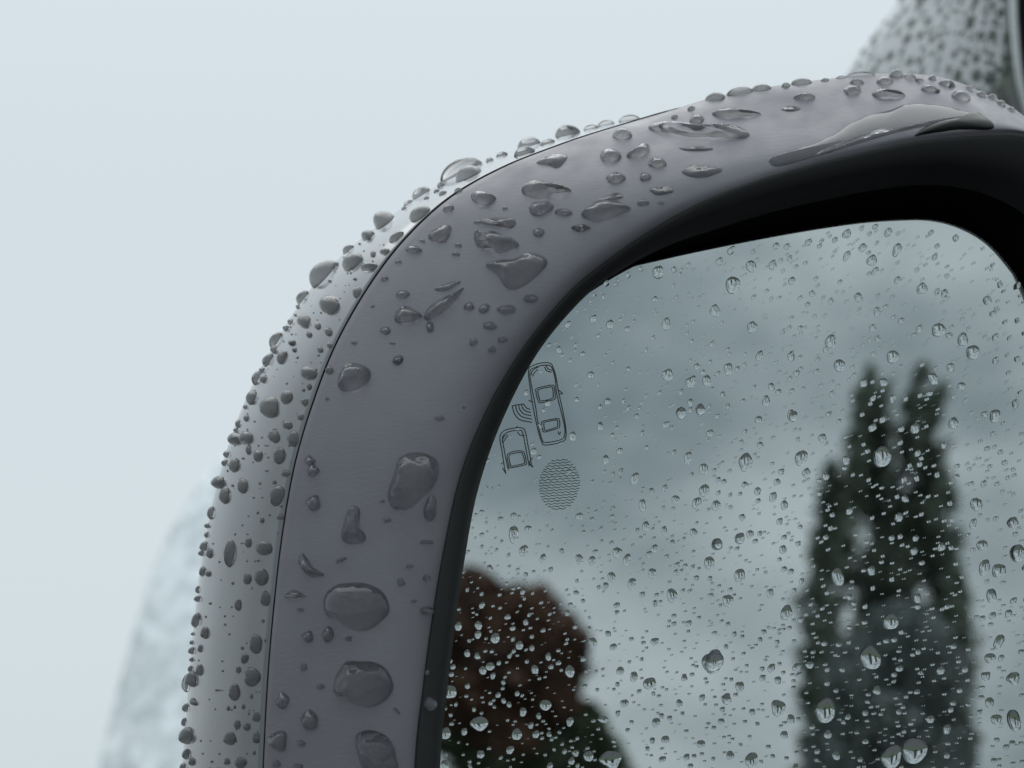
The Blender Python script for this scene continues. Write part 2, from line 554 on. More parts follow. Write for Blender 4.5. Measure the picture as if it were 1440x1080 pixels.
ribbons('approaching_car_symbol', car2_lines, 1.3, holder)
arcs = [smooth_line(zi(l), n=14) for l in ([(362,408),(375,455),(410,495),(488,513)],[(382,404),(394,445),(425,477),(486,492)],[(402,402),(412,435),(438,460),(482,470)],[(420,400),(430,425),(450,442),(480,450)],[(436,398),(446,415),(460,425),(476,430)])]
arcs.append(smooth_line(zi([(362,408),(390,402),(436,396)]), n=8))
ribbons('signal_wave_symbol', arcs, 1.3, holder)
pl = []
for k in range(19):
    y = -34 + k * 3.8
    hw = 29 * math.sqrt(max(0.02, 1 - (y / 37.0) ** 2))
    xs = np.arange(-hw, hw, 1.2)
    ph = rng.uniform(0, 6)
    pl.append([(787 + x, 681 + y - x * 0.07 + 0.7 * math.sin(x * 0.75 + ph) + rng.normal(0, 0.12)) for x in xs])
ribbons('striped_indicator_patch', pl, 0.95, holder)

# foot that carries the mirror on the car door, out of frame to the lower right
arm_rows = []
for k, (px, py, d, w, h) in enumerate([(1570,1080,0.392,300,420),(1660,1100,0.395,260,360),(1740,1140,0.46,230,330),(1780,1180,0.70,230,330)]):
    rr = []
    for a in np.linspace(0, 2 * math.pi, 24, endpoint=False):
        ca, sa = math.cos(a), math.sin(a)
        s = lambda q: math.copysign(abs(q) ** 0.7, q)
        rr.append(tuple(P(px, py + h * 0.5 * s(sa), d + 0.028 * s(ca))))
    arm_rows.append(rr)
arm_v = np.array(arm_rows).reshape(-1, 3)
mesh_obj('mirror_foot', arm_v, grid_faces(4, 24, True), M['black'], root)

# ------------------------------------------------------------------ rain drops
bvh_band = BVHTree.FromPolygons([Vector(v) for v in band_v], band_f)
cap_bvh_v = cap_v[2 * NT:]
bvh_cap = BVHTree.FromPolygons([Vector(v) for v in cap_bvh_v], grid_faces(ncr, NT, True, True))
bvh_bez = BVHTree.FromPolygons([Vector(v) for v in bv], grid_faces(nb, NT, True, True))
all_v = np.vstack([band_v, cap_bvh_v, bv])
nf = [tuple(i + len(band_v) for i in f) for f in grid_faces(ncr, NT, True, True)]
nf2 = [tuple(i + len(band_v) + len(cap_bvh_v) for i in f) for f in grid_faces(nb, NT, True, True)]
bvh_all = BVHTree.FromPolygons([Vector(v) for v in all_v], band_f + nf + nf2)

def surf_hit(px, py):
    """surface point and outward normal seen at a pixel, walking inwards when the pixel is off the housing"""
    for k in range(60):
        f = k / 60 * 0.12
        x, y = px + (900 - px) * f, py + (800 - py) * f
        hit = bvh_all.ray_cast(CAM, ray(x, y).normalized())
        if hit[0] is not None:
            n = hit[1]
            if n.dot(ray(x, y)) > 0: n = -n
            return hit[0], n, k
    return None

def drop_mesh(outline, centre_shift, hgt, rings, power, project, base=True):
    """outline: list of 2-D offsets (metres, tangent frame); project(a, b) -> (base point, normal)."""
    n = len(outline)
    cx, cy = centre_shift
    verts, faces = [], []
    ss = [math.sin(math.pi / 2 * k / rings) for k in range(rings + 1)]
    b, nn = project(cx, cy)
    verts.append(b + nn * hgt)
    for k in range(1, rings + 1):
        s = ss[k]
        h = hgt * max(0.0, 1 - s * s) ** power
        for (a, c) in outline:
            b, nn = project(cx + (a - cx) * s, cy + (c - cy) * s)
            verts.append(b + nn * (h - (0.00004 if k == rings else 0.0)))
    for i in range(n):
        faces.append((0, 1 + i, 1 + (i + 1) % n))
    for k in range(rings - 1):
        for i in range(n):
            a, b2 = 1 + k * n + i, 1 + k * n + (i + 1) % n
            faces.append((a, a + n, b2 + n, b2))
    if base:
        off = len(verts)
        b, nn = project(cx, cy)
        verts.append(b + nn * 0.00002)
        for k in range(1, rings + 1):
            s = ss[k] * 0.985
            for (a, c) in outline:
                b, nn = project(cx + (a - cx) * s, cy + (c - cy) * s)
                verts.append(b + nn * 0.00002)
        faces += [tuple(i + off for i in f) for f in list(faces)]
    return verts, faces

def orient(verts, faces, n):
    a, b, c = (verts[i] for i in faces[0])
    if (b - a).cross(c - a).dot(n) < 0:
        faces = [f[::-1] for f in faces]
    return faces

def wobble(n, amp, seed):
    r = np.random.default_rng(seed)
    th = np.linspace(0, 2 * math.pi, n, endpoint=False)
    w = np.ones(n)
    for k, a in ((2, 0.6), (3, 1.0), (4, 0.6), (5, 0.45)):
        w += amp * a * r.normal() * np.sin(k * th + r.uniform(0, 6.28))
    return th, w

def housing_drop_geo(c_px, out_px, hfac, seed, power=0.62, sag=0.18, detail=1):
    """A drop on the housing: outline in photograph pixels round c_px."""
    hit = surf_hit(*c_px)
    if hit is None: return None
    p0, n0, miss = hit
    vd = (p0 - CAM)
    dist = vd.dot(FWD)
    vd = vd.normalized()
    mpp = dist * TH / 720
    cosv = max(0.0, -n0.dot(vd))
    # tangent frame: e1, e2 = screen right / up projected on to the surface
    e2 = (UPV - n0 * UPV.dot(n0))
    e1 = (RGT - n0 * RGT.dot(n0))
    g = (n0 - vd * n0.dot(vd))
    slant = g.normalized() if g.length > 1e-4 else RGT      # screen direction of foreshortening
    stretch = min(1.0 / max(cosv, 0.38), 2.2) if miss == 0 else 1.2
    tdir = slant - n0 * slant.dot(n0)
    tdir = tdir.normalized() if tdir.length > 1e-5 else e1.normalized()
    bdir = n0.cross(tdir).normalized()
    sper = slant.cross(vd).normalized()
    if sper.dot(bdir) < 0: bdir = -bdir
    outl = []
    for (x, y) in out_px:
        o = RGT * ((x - c_px[0]) * mpp) - UPV * ((y - c_px[1]) * mpp)
        outl.append((o.dot(slant) * stretch, o.dot(sper)))
    oa = np.array(outl)
    r_min = min(np.percentile(np.abs(oa - oa.mean(0)).max(1), 50), math.sqrt(max(1e-12, abs(poly_area(oa)) / math.pi)))
    hgt = r_min * hfac * (1.0 + 0.25 * max(0.0, 0.45 - cosv) / 0.45)
    def project(a, b):
        q = p0 + tdir * a + bdir * b
        near = bvh_all.find_nearest(q)
        return near[0], (near[1] if near[1].dot(n0) > 0 else -near[1]).lerp(n0, 0.35).normalized()
    grav = Vector((0, 0, -1)); grav = grav - n0 * grav.dot(n0)
    c = oa.mean(0)
    sh = (c[0] + grav.dot(tdir) * r_min * sag, c[1] + grav.dot(bdir) * r_min * sag)
    rings = 11 if detail > 1 else (8 if r_min > 0.0009 else 6)
    v, f = drop_mesh(outl, sh, hgt, rings, power, project)
    return v, orient(v, f, n0), p0

def poly_area(a):
    x, y = a[:, 0], a[:, 1]
    return 0.5 * float(np.dot(x, np.roll(y, -1)) - np.dot(y, np.roll(x, -1)))

def ell(cx, cy, rx, ry, rot, seed, amp=0.05, n=None):
    n = n or (28 if max(rx, ry) > 7 else 18)
    th, w = wobble(n, amp, seed)
    a = R(rot)
    res = []
    for t, k in zip(th, w):
        x, y = rx * math.cos(t) * k, ry * math.sin(t) * k
        res.append((cx + x * math.cos(a) + y * math.sin(a), cy - x * math.sin(a) + y * math.cos(a)))
    return res

# traced drops: (x, y, rx, ry, rotation) in enlarged tiles of the photograph, tile origin and scale first
TILE = {'a': (400, 180), 'b': (260, 420), 'c': (240, 750), 'd': (640, 60), 'e': (1000, 0)}
SC = 1440 / 440.0
BAND = {
 'a': [(915,325,58,28,-3),(1180,370,58,30,10),(1285,388,38,18,0),(1170,480,28,20,0),(720,490,55,32,25),(595,560,35,18,0),(755,372,26,14,10),(460,693,18,12,0),(545,765,32,18,10),(1360,460,38,14,0),(1135,785,35,20,0),(1022,835,42,22,0),(945,910,30,20,0),(870,985,20,16,20),(1005,975,25,14,0),(957,1020,18,16,0),(850,820,25,18,10),(920,830,28,20,30),(465,932,24,18,0),(320,988,14,10,0),(497,992,14,5,0),(525,1065,25,16,20),(1015,370,12,8,0),(800,540,16,10,0),(790,582,18,10,10),(405,820,10,7,0),(635,520,14,8,0),(525,617,15,8,10),(670,915,18,26,0)],
 'b': [(1130,965,30,60,-8),(592,940,32,36,0),(590,790,26,28,-30),(575,745,24,22,0),(980,283,25,20,20),(1172,550,22,12,0),(1285,500,7,6,0),(655,460,10,9,0),(930,1018,18,12,0),(908,932,12,8,20)],
 'c': [(632,475,25,28,0),(725,465,26,36,0),(612,615,15,18,0),(515,770,28,38,0),(640,860,38,48,15),(495,955,45,44,0),(690,705,20,12,0),(600,965,20,14,-20),(820,485,16,12,0),(785,122,25,10,20),(1100,152,18,8,0),(1060,225,20,18,0),(1180,205,20,15,0),(1120,312,14,8,0),(1180,355,30,20,0),(1180,40,35,10,0),(1180,640,12,12,0),(597,352,16,9,0),(1040,815,22,7,-40),(1195,785,28,32,0),(485,1060,20,20,0),(585,1075,25,15,0)],
 'd': [(770,428,45,22,0),(715,525,50,25,0),(850,505,55,22,20),(740,625,45,22,0),(875,618,28,18,0),(930,555,45,18,0),(865,738,28,14,0),(950,738,16,7,0),(950,680,55,20,0),(1112,355,35,16,0),(1130,590,88,30,0),(580,852,40,14,0),(1110,487,78,11,0)],
 'e': [(430,448,45,14,0),(650,418,42,18,0),(670,380,30,10,0),(800,376,40,14,0),(915,358,30,9,-15),(960,372,20,8,0),(1005,412,40,12,-8),(1042,420,12,10,0),(1085,388,38,12,-10),(1150,448,45,18,-10),(1105,392,12,18,-20),(1190,412,22,9,-30),(365,500,45,13,0)],
}
CAP = {
 'a': [(85,780,38,42,0),(182,678,44,82,-38),(285,550,32,30,0),(462,435,52,50,0),(388,500,34,28,0),(625,400,55,30,30),(318,620,54,40,35),(210,815,48,45,0),(95,890,32,35,0),(632,307,48,23,30),(562,334,24,16,40),(850,222,65,36,20),(815,203,108,27,25),(1105,118,50,20,10),(1125,82,55,25,14),(1000,127,28,10,10),(1300,30,62,28,2),(1210,72,35,12,20),(515,505,40,15,35),(463,570,25,14,10),(390,640,40,18,10),(335,755,18,28,-20),(730,303,20,12,30),(700,293,16,9,20),(655,325,14,8,20),(410,580,12,18,-15),(155,912,14,18,0),(115,950,14,17,0),(203,938,17,20,0),(165,1020,13,15,0),(210,1000,14,15,0),(48,1020,10,13,0),(35,990,16,15,0),(2,1040,15,20,0),(325,695,10,8,0),(210,705,10,10,0),(240,628,14,14,0),(800,288,20,8,25)],
 'b': [(415,185,42,45,0),(385,285,22,35,-20),(450,270,22,35,-15),(335,365,15,38,-10),(312,455,25,38,-10),(365,370,18,22,0),(392,500,44,50,0),(468,452,25,33,-15),(570,343,37,30,0),(410,632,25,32,-10),(472,582,22,20,0),(500,645,26,36,0),(435,722,26,38,-10),(337,722,20,28,0),(232,765,25,35,0),(268,860,22,36,0),(160,845,38,32,0),(188,905,24,42,0),(235,645,38,30,0),(285,640,32,34,0),(295,695,10,24,0),(425,905,32,48,-20),(125,985,14,32,0),(495,203,20,15,0),(505,235,10,14,0),(518,270,6,8,0),(285,550,14,18,0),(248,575,12,22,0),(552,475,18,18,0),(533,545,16,16,0),(572,405,12,15,0),(545,420,8,9,0),(665,330,20,18,0),(355,1020,10,14,0),(335,985,6,8,0),(390,995,5,6,0),(220,860,7,8,0),(345,850,6,7,0),(412,845,10,10,0),(268,735,8,6,0),(383,730,5,5,0),(440,1005,18,14,0),(465,805,22,16,0)],
 'c': [(158,60,22,24,0),(182,92,16,24,0),(150,175,16,25,0),(175,185,14,16,0),(275,90,20,62,-5),(358,42,14,24,0),(430,68,36,34,0),(353,208,17,27,0),(418,200,30,40,0),(437,300,22,36,0),(310,328,14,28,0),(122,400,20,36,-10),(160,458,20,30,0),(127,258,10,18,0),(138,530,11,20,0),(392,508,26,46,0),(340,575,17,24,-10),(375,660,36,44,0),(294,730,22,42,0),(312,628,11,17,0),(70,690,30,45,0),(100,670,28,40,20),(135,630,18,28,0),(108,775,25,14,-40),(80,930,38,42,0),(65,868,14,22,0),(272,943,26,32,0),(307,880,14,22,0),(351,890,15,20,0),(395,845,18,24,0),(395,940,16,28,0),(384,1010,8,10,0),(322,1055,26,28,0),(259,1050,13,17,0),(190,1050,6,7,0),(100,1050,16,20,0),(75,1015,20,25,0),(265,805,8,12,0),(295,800,6,9,0),(335,798,8,12,0),(425,403,7,9,0),(435,493,6,8,0),(285,230,7,7,0),(330,528,7,9,0),(360,830,5,7,0),(372,750,6,12,0),(182,322,8,7,0),(250,420,6,6,0)],
 'd': [(625,388,35,14,8),(695,370,40,16,15),(800,350,52,18,8),(955,312,60,24,10),(1030,295,38,12,5),(880,322,40,10,8),(1200,256,48,18,5),(1310,232,60,16,10),(1410,214,45,14,5)],
 'e': [(415,384,48,14,4),(525,371,20,8,5),(600,354,25,8,8),(690,345,65,11,3)],
}
# drops with an outline of their own: tile, outline, height factor, label
HERO = [
 ('a', [(875,470),(905,487),(960,478),(1020,500),(1060,515),(1080,540),(1040,560),(985,578),(950,548),(930,538),(895,552),(872,512)], 0.42, 'claw-shaped water drop with pointed left end on the frame\'s upper curve'),
 ('a', [(870,435),(900,420),(980,412),(1050,415),(1065,440),(1040,460),(1000,442),(940,442)], 0.20, 'flat smeared water film just above the claw-shaped drop'),
 ('a', [(925,628),(990,610),(1060,608),(1130,575),(1190,588),(1210,620),(1170,670),(1110,720),(1050,745),(1005,720),(985,685),(955,660)], 0.40, 'largest shell-shaped water drop on the frame\'s curve beside the glass corner'),
 ('a', [(510,890),(515,850),(545,820),(590,830),(635,865),(600,882),(560,896)], 0.5, 'triangular water drop left of the slanting wet streak'),
 ('a', [(640,868),(680,812),(740,778),(810,745),(825,738),(790,790),(740,842),(690,872),(660,886)], 0.32, 'slanting streak of water touching the triangular drop'),
 ('a', [(690,740),(740,715),(800,700),(808,712),(770,735),(720,750)], 0.25, 'thin smear of water above the slanting wet streak'),
 ('a', [(1160,160),(1220,130),(1290,122),(1300,140),(1260,180),(1200,165)], 0.22, 'low flat drop under the seam at the top of the frame'),
 ('a', [(1090,290),(1110,262),(1160,254),(1250,264),(1320,288),(1240,300),(1180,328),(1120,315)], 0.45, 'teardrop water bead with its tail pointing right on the upper frame'),
 ('b', [(708,410),(715,360),(740,312),(775,296),(830,310),(852,332),(850,370),(820,400),(780,422),(735,426)], 0.58, 'single round water drop alone beside the seam on the frame\'s left'),
 ('b', [(932,890),(955,820),(980,740),(1010,715),(1060,705),(1120,715),(1165,745),(1172,800),(1150,860),(1100,910),(1050,955),(1010,972),(960,965),(935,930)], 0.52, 'large slanted egg-shaped water drop beside the black bezel'),
 ('c', [(700,320),(715,270),(760,236),(800,228),(870,225),(930,240),(980,275),(1003,330),(1000,365),(965,405),(920,440),(870,450),(810,435),(760,395),(715,380)], 0.46, 'large sagging water drop, upper of the three stacked on the lower frame'),
 ('c', [(750,720),(755,670),(780,620),(810,586),(870,588),(930,590),(990,620),(1020,680),(1022,720),(990,765),(940,795),(890,802),(840,785),(800,748),(765,745)], 0.46, 'large sagging water drop, middle of the three stacked on the lower frame'),
 ('c', [(845,940),(870,910),(930,905),(990,930),(1030,980),(1045,1040),(1055,1090),(1010,1130),(940,1125),(885,1085),(858,1010)], 0.46, 'large sagging water drop cut by the bottom edge of the photo'),
 ('b', [(722,1080),(742,1000),(765,955),(800,962),(805,1010),(802,1050),(832,1090),(820,1120),(765,1130),(728,1112)], 0.42, 'tall narrow water drop below the egg-shaped drop'),
 ('c', [(592,140),(590,115),(605,90),(625,112),(660,158),(705,190),(660,203),(622,185)], 0.42, 'crescent-shaped water drop beside the seam on the lower frame'),
 ('c', [(522,292),(545,266),(575,260),(622,290),(588,284),(550,294)], 0.4, 'small arched smear of water under the crescent-shaped drop'),
 ('d', [(580,790),(610,762),(650,742),(720,732),(770,742),(808,762),(760,790),(700,815),(655,828),(610,815)], 0.5, 'leaf-shaped water drop above the bezel on the upper frame'),
 ('d', [(640,735),(700,702),(750,690),(772,712),(720,722)], 0.2, 'thin film of water just above the leaf-shaped drop'),
 ('d', [(885,375),(930,370),(980,394),(1060,407),(1170,412),(1240,395),(1320,394),(1355,420),(1320,438),(1240,433),(1120,432),(1060,430),(990,413),(900,396)], 0.30, 'long ribbon of water lying along the top of the frame'),
 ('d', [(1185,320),(1230,310),(1320,318),(1410,330),(1300,342),(1200,338)], 0.3, 'thin streak of water above the long water ribbon\'s right end'),
 ('e', [(740,430),(770,415),(830,425),(890,436),(880,446),(800,444),(755,446)], 0.4, 'narrow tailed drop above the big pool of water'),
 ('e', [(270,718),(330,700),(450,665),(560,622),(640,568),(720,530),(830,500),(900,470),(1020,465),(1130,478),(1215,500),(1225,520),(1120,535),(1000,560),(900,590),(780,600),(640,640),(500,690),(380,740),(300,745)], 0.065, 'long pool of water along the frame\'s top right above the bezel'),
]

def tile_px(k, x, y):
    ox, oy = TILE[k]
    return ox + x / SC, oy + y / SC

# dark glossy hollow in the pool of water, added as a solid black shape
_o = smooth_line([tile_px('e', x, y) for x, y in [(942,622),(965,597),(1010,574),(1080,557),(1160,540),(1225,504),(1262,528),(1302,568),(1285,596),(1140,594),(1000,614)]], True, 44)[:-1]
_g = housing_drop_geo(tuple(_o.mean(0)), [tuple(q) for q in _o], 0.22, 5, power=0.5, sag=0.0, detail=2)
mesh_obj('dark_pool_hollow', _g[0], _g[1], M['hollow'], bezel)

drops = []        # dict(c, area, verts, faces, origin, zone, label)
sid = 100
for tname, lst in BAND.items():
    for (x, y, rx, ry, rot) in lst:
        sid += 1
        c = tile_px(tname, x, y)
        o = ell(c[0], c[1], rx / SC, ry / SC, rot, sid, 0.075)
        low = (tname, x, y) in (('d', 950, 680), ('d', 1130, 590), ('d', 1110, 487), ('e', 365, 500))
        g = housing_drop_geo(c, o, 0.25 if low else 0.85, sid, power=0.58, sag=0.4)
        if g: drops.append(dict(c=c, r=(rx / SC, ry / SC), rot=rot, geo=g, zone='band'))
for tname, lst in CAP.items():
    for (x, y, rx, ry, rot) in lst:
        sid += 1
        c = tile_px(tname, x, y)
        o = ell(c[0], c[1], rx / SC, ry / SC, rot, sid, 0.035)
        g = housing_drop_geo(c, o, 0.66, sid, power=0.6, sag=0.25)
        if g: drops.append(dict(c=c, r=(rx / SC, ry / SC), rot=rot, geo=g, zone='cap'))
sil = np.vstack([O_[8:14 * 8], E_[14 * 8:20 * 8]])
have = [(d['c'], max(d['r'])) for d in drops]
bead_r = np.random.default_rng(21)
k = 0
while k < len(sil):
    x, y = sil[k]
    top = x > 520
    rx = bead_r.uniform(4.0, 11.0) if top else bead_r.uniform(2.0, 5.5)
    ry = rx * bead_r.uniform(0.45, 0.7) if top else rx * bead_r.uniform(0.9, 1.5)
    tang = sil[min(k + 2, len(sil) - 1)] - sil[max(k - 2, 0)]
    rot = math.degrees(math.atan2(-tang[1], tang[0])) if top else 0
    inw_ = np.array([900.0, 800.0]) - sil[k]; inw_ /= np.linalg.norm(inw_)
    c = tuple(sil[k] + inw_ * bead_r.uniform(1.5, 5.0))
    if all((c[0] - q[0]) ** 2 + (c[1] - q[1]) ** 2 > (rr * 0.75 + rx * 0.8) ** 2 for q, rr in have):
        sid += 1
        g = housing_drop_geo(c, ell(c[0], c[1], rx, ry, rot, sid, 0.05), 0.8, sid, power=0.6, sag=0.2)
        if g:
            drops.append(dict(c=c, r=(rx, ry), rot=rot, geo=g, zone='cap')); have.append((c, rx))
    k += int(bead_r.integers(1, 3))
for (tname, outl, hf, lab) in HERO:
    sid += 1
    o = smooth_line([tile_px(tname, x, y) for x, y in outl], True, 48)[:-1]
    c = tuple(np.array(o).mean(0))
    g = housing_drop_geo(c, [tuple(q) for q in o], hf * 1.9, sid, power=0.66, sag=0.5, detail=2)
    if g: drops.append(dict(c=c, r=(np.ptp(o[:, 0]) / 2, np.ptp(o[:, 1]) / 2), rot=0, geo=g, zone='hero', label=lab))

# drops on the glass: traced ones (tile origin, scale), then the fine spray
GTILE = [
 ((1000, 700), 2.843, [(510,315,20,35),(640,640,38,45),(722,495,28,30),(460,850,35,50),(815,1010,48,50),(725,1035,35,48),(1097,278,17,32),(1125,390,16,27),(1155,575,15,30),(1088,188,18,20),(1215,890,22,45),(15,655,30,50),(305,460,20,30),(118,310,18,28),(272,840,24,34),(165,1048,22,30),(1213,720,22,24),(1065,25,20,26),(1228,220,25,35),(1155,290,24,27),(1210,98,18,22),(1120,640,18,20),(1103,712,15,18),(1118,818,14,20),(1145,885,18,20),(28,185,17,23),(118,160,14,22),(65,805,16,22),(118,755,14,22),(80,1030,12,18),(240,380,11,18),(70,410,18,24),(245,680,11,18)]),
 ((840, 180), 2.4, [(1155,680,20,22),(1237,712,14,22),(1137,845,13,22),(948,618,9,15),(572,920,10,18),(372,852,12,18),(208,485,16,22),(460,528,22,28),(240,832,16,20),(318,855,14,20),(525,670,14,18),(790,718,16,20),(820,800,16,20),(1000,770,18,20),(1270,755,20,22),(1100,540,15,18),(285,960,13,20),(350,948,13,18),(445,812,12,20),(595,460,11,15),(522,465,14,20),(235,660,12,20),(400,615,14,20),(930,445,14,18),(845,430,9,18),(1015,410,12,22),(1345,970,14,22),(1205,995,14,18),(1415,930,8,16),(660,970,12,20),(845,355,12,14),(985,350,10,14),(1320,580,11,15),(885,570,10,16)]),
 ((600, 750), 3.273, [(1320,590,48,42),(1030,690,28,26),(1060,870,15,22),(850,1040,46,40),(245,875,38,32),(112,730,24,32),(550,790,24,24),(662,635,18,28),(318,482,18,24),(430,515,14,20),(295,612,18,18),(418,925,20,26),(880,85,18,22),(450,78,18,26),(1338,48,20,26),(1305,135,20,30),(1133,285,20,32),(1043,183,14,24),(925,120,13,28),(765,125,13,22),(707,118,13,24),(768,503,14,26),(895,632,15,18),(958,660,14,24),(1385,760,15,24),(90,920,20,28),(748,1025,20,24),(815,855,20,16),(405,5,22,38),(855,200,14,24),(948,230,14,28)]),
 ((880, 560), 4.8, [(815,430,40,60),(1190,400,36,52),(535,622,30,42),(485,705,26,40),(615,722,24,34),(378,100,26,42),(510,80,26,36),(530,475,26,36),(118,720,18,42),(65,540,22,40),(622,985,30,38),(775,945,26,40),(1135,122,22,36),(425,400,20,42),(1225,500,22,30),(895,625,18,26),(1000,665,20,34),(265,890,14,30),(465,905,18,30),(140,862,20,32),(1045,830,16,24),(1068,1020,20,28),(845,915,20,26)]),
]
gu = Vector((0, 0, 1)); ge = GN.cross(gu).normalized()
if ge.dot(RGT) < 0: ge = -ge

def glass_drop_geo(c_px, out_px, hfac, power=0.5, rings=7):
    p0 = on_plane(*c_px)
    outl = []
    for (x, y) in out_px:
        q = on_plane(x, y) - p0
        outl.append((q.dot(ge), q.dot(gu)))
    oa = np.array(outl)
    r = math.sqrt(abs(poly_area(oa)) / math.pi)
    def project(a, b):
        return p0 + ge * a + gu * b + GN * 0.00001, GN
    v, f = drop_mesh(outl, (0, -0.30 * r), r * hfac * 0.75, rings, power, project, False)
    return v, orient(v, f, GN), p0

for (org, sc_, lst) in GTILE:
    for (x, y, rx, ry) in lst:
        sid += 1
        c = (org[0] + x / sc_, org[1] + y / sc_)
        if min(rx, ry) / sc_ < 2.0: continue
        o = ell(c[0], c[1], rx / sc_, ry / sc_, rng.normal(0, 10), sid, 0.055, 22)
        drops.append(dict(c=c, r=(rx / sc_, ry / sc_), rot=0, geo=glass_drop_geo(c, o, rng.uniform(0.40, 0.60)), zone='glass'))
# one bright drop on the conifer's reflection
for (x, y, rx, ry) in [(1242, 642, 11, 14), (1288, 602, 5, 7), (1195, 808, 0.1, 0.1)]:
    if rx < 1: continue
    o = ell(x, y, rx, ry, 0, sid + x, 0.05, 24)
    drops.append(dict(c=(x, y), r=(rx, ry), rot=0, geo=glass_drop_geo((x, y), o, 0.55), zone='glass'))

# the 300 largest are things of their own, the rest and the fine spray one mass
for d in drops:
    d['area'] = d['r'][0] * d['r'][1]
drops.sort(key=lambda d: -d['area'])
keep, rest = drops[:300], drops[300:]

def sil_dist(c):
    q = np.array(c)
    return np.min(np.linalg.norm(np.vstack([O_, S_[14 * 8:20 * 8]]) - q, axis=1))

ORD = ['', 'first', 'second', 'third', 'fourth', 'fifth', 'sixth', 'seventh', 'eighth', 'ninth', 'tenth']
def ordinal(k):
    return ORD[k] if k <= 10 else '%d%s' % (k, {1: 'st', 2: 'nd', 3: 'rd'}.get(k % 10, 'th') if k not in (11, 12, 13) else 'th')
def zone_of(d):
    x, y = d['c']
    if d['zone'] == 'band':
        if x > 1150: return 'on the frame around the long pool, top right', 'x'
        if x > 840: return 'on the upper frame between leaf-shaped drop and long ribbon', 'x'
        if y < 330 and x > 560: return 'on the frame\'s upper curve near the teardrop bead', 'x'
        if y < 620: return 'on the frame\'s curve round the slanting wet streak', 'y'
        if x > 560: return 'on the lower frame beside the black bezel', 'y'
        return 'on the lower frame just right of the seam', 'y'
    if d['zone'] == 'cap':
        edge = sil_dist((x, y)) < max(d['r']) * 1.0 + 3
        if x > 1180: return 'on the outline in front of the blurred pillar', 'x'
        if x > 560 and y < 330:
            return ('standing on the top outline against the sky' if edge else 'on the thin pale strip above the top seam'), 'x'
        if y < 520:
            return ('on the upper left outline against the sky' if edge else 'on the pale cap\'s shoulder outside the seam'), 'y'
        if y < 760:
            return ('on the middle left outline against the sky' if edge else 'on the pale cap strip at middle left'), 'y'
        return ('on the lower left outline against the sky' if edge else 'on the pale cap strip at lower left'), 'y'
    if x < 840 and y > 800: return 'on the glass over the red-brown tree\'s reflection', 'y'
    if 1125 < x < 1370 and y > 540: return 'on the glass over the tall conifer\'s reflection', 'y'
    if x >= 1370 and y > 480: return 'on the glass right of the conifer\'s reflection', 'y'
    if y < 480: return 'on the upper glass reflecting only sky', 'x'
    if x < 940: return 'on the glass near the car symbols and striped patch', 'x'
    if y < 760: return 'on the middle glass left of the conifer\'s top', 'x'
    return 'on the lower glass between the two reflected trees', 'x'

buckets = {}
for d in keep:
    if d.get('label'): continue
    rx, ry = d['r']
    ar = math.sqrt(rx * ry)
    size = 'large' if ar > 10.5 else ('medium' if ar > 6.2 else 'small')
    asp = max(rx, ry) / min(rx, ry)
    shape = 'round' if asp < 1.22 else ('oval' if asp < 1.9 else 'elongated')
    z, ax = zone_of(d)
    buckets.setdefault((size, shape, z, ax), []).append(d)
for (size, shape, z, ax), ds in buckets.items():
    ds.sort(key=lambda d: d['c'][0] if ax == 'x' else d['c'][1])
    for k, d in enumerate(ds):
        if len(ds) == 1:
            d['label'] = f'only {size} {shape} raindrop {z}'
        else:
            d['label'] = f'{size} {shape} raindrop {z}, {ordinal(k + 1)} from ' + ('left' if ax == 'x' else 'top')
for d in keep:
    v, f, p0 = d['geo']
    o = mesh_obj('raindrop', v, f, M['bead'] if d['zone'] in ('hero', 'band') and 40 < d['area'] < 1600 else M['water'], None, True, origin=p0)
    if d['zone'] != 'glass':
        o.data.materials.append(M['wet_cap'] if d['zone'] == 'cap' else M['wet_band'])
        o.data.polygons.foreach_set('material_index', [0] * (len(f) // 2) + [1] * (len(f) // 2))
    tag(o, d['label'], 'raindrop', 'raindrops on the mirror glass' if d['zone'] == 'glass' else 'raindrops on the mirror housing')

# fine spray: small drops on the glass and the leftovers of the housing
gpoly = np.array([to_px(p) for p in shrink(g_out, 0.001)])
def inside(poly, x, y):
    px_, py_ = poly[:, 0], poly[:, 1]
    qx, qy = np.roll(px_, -1), np.roll(py_, -1)
    c = ((py_ > y) != (qy > y)) & (x < (qx - px_) * (y - py_) / (qy - py_ + 1e-9) + px_)
    return bool(c.sum() % 2)
sv_, sf_, sm_ = [], [], []
def add_geo(g, mi=0):
    b = len(sv_)
    sv_.extend(g[0]); sf_.extend([tuple(i + b for i in f) for f in g[1]])
    sm_.extend([0] * (len(g[1]) // 2) + [mi] * (len(g[1]) - len(g[1]) // 2))
for d in rest: add_geo(d['geo'], {'glass': 0, 'cap': 2}.get(d['zone'], 1))
placed = [(d['c'][0], d['c'][1], max(d['r'])) for d in drops if d['zone'] == 'glass']
n_spray = 0
tries = 0
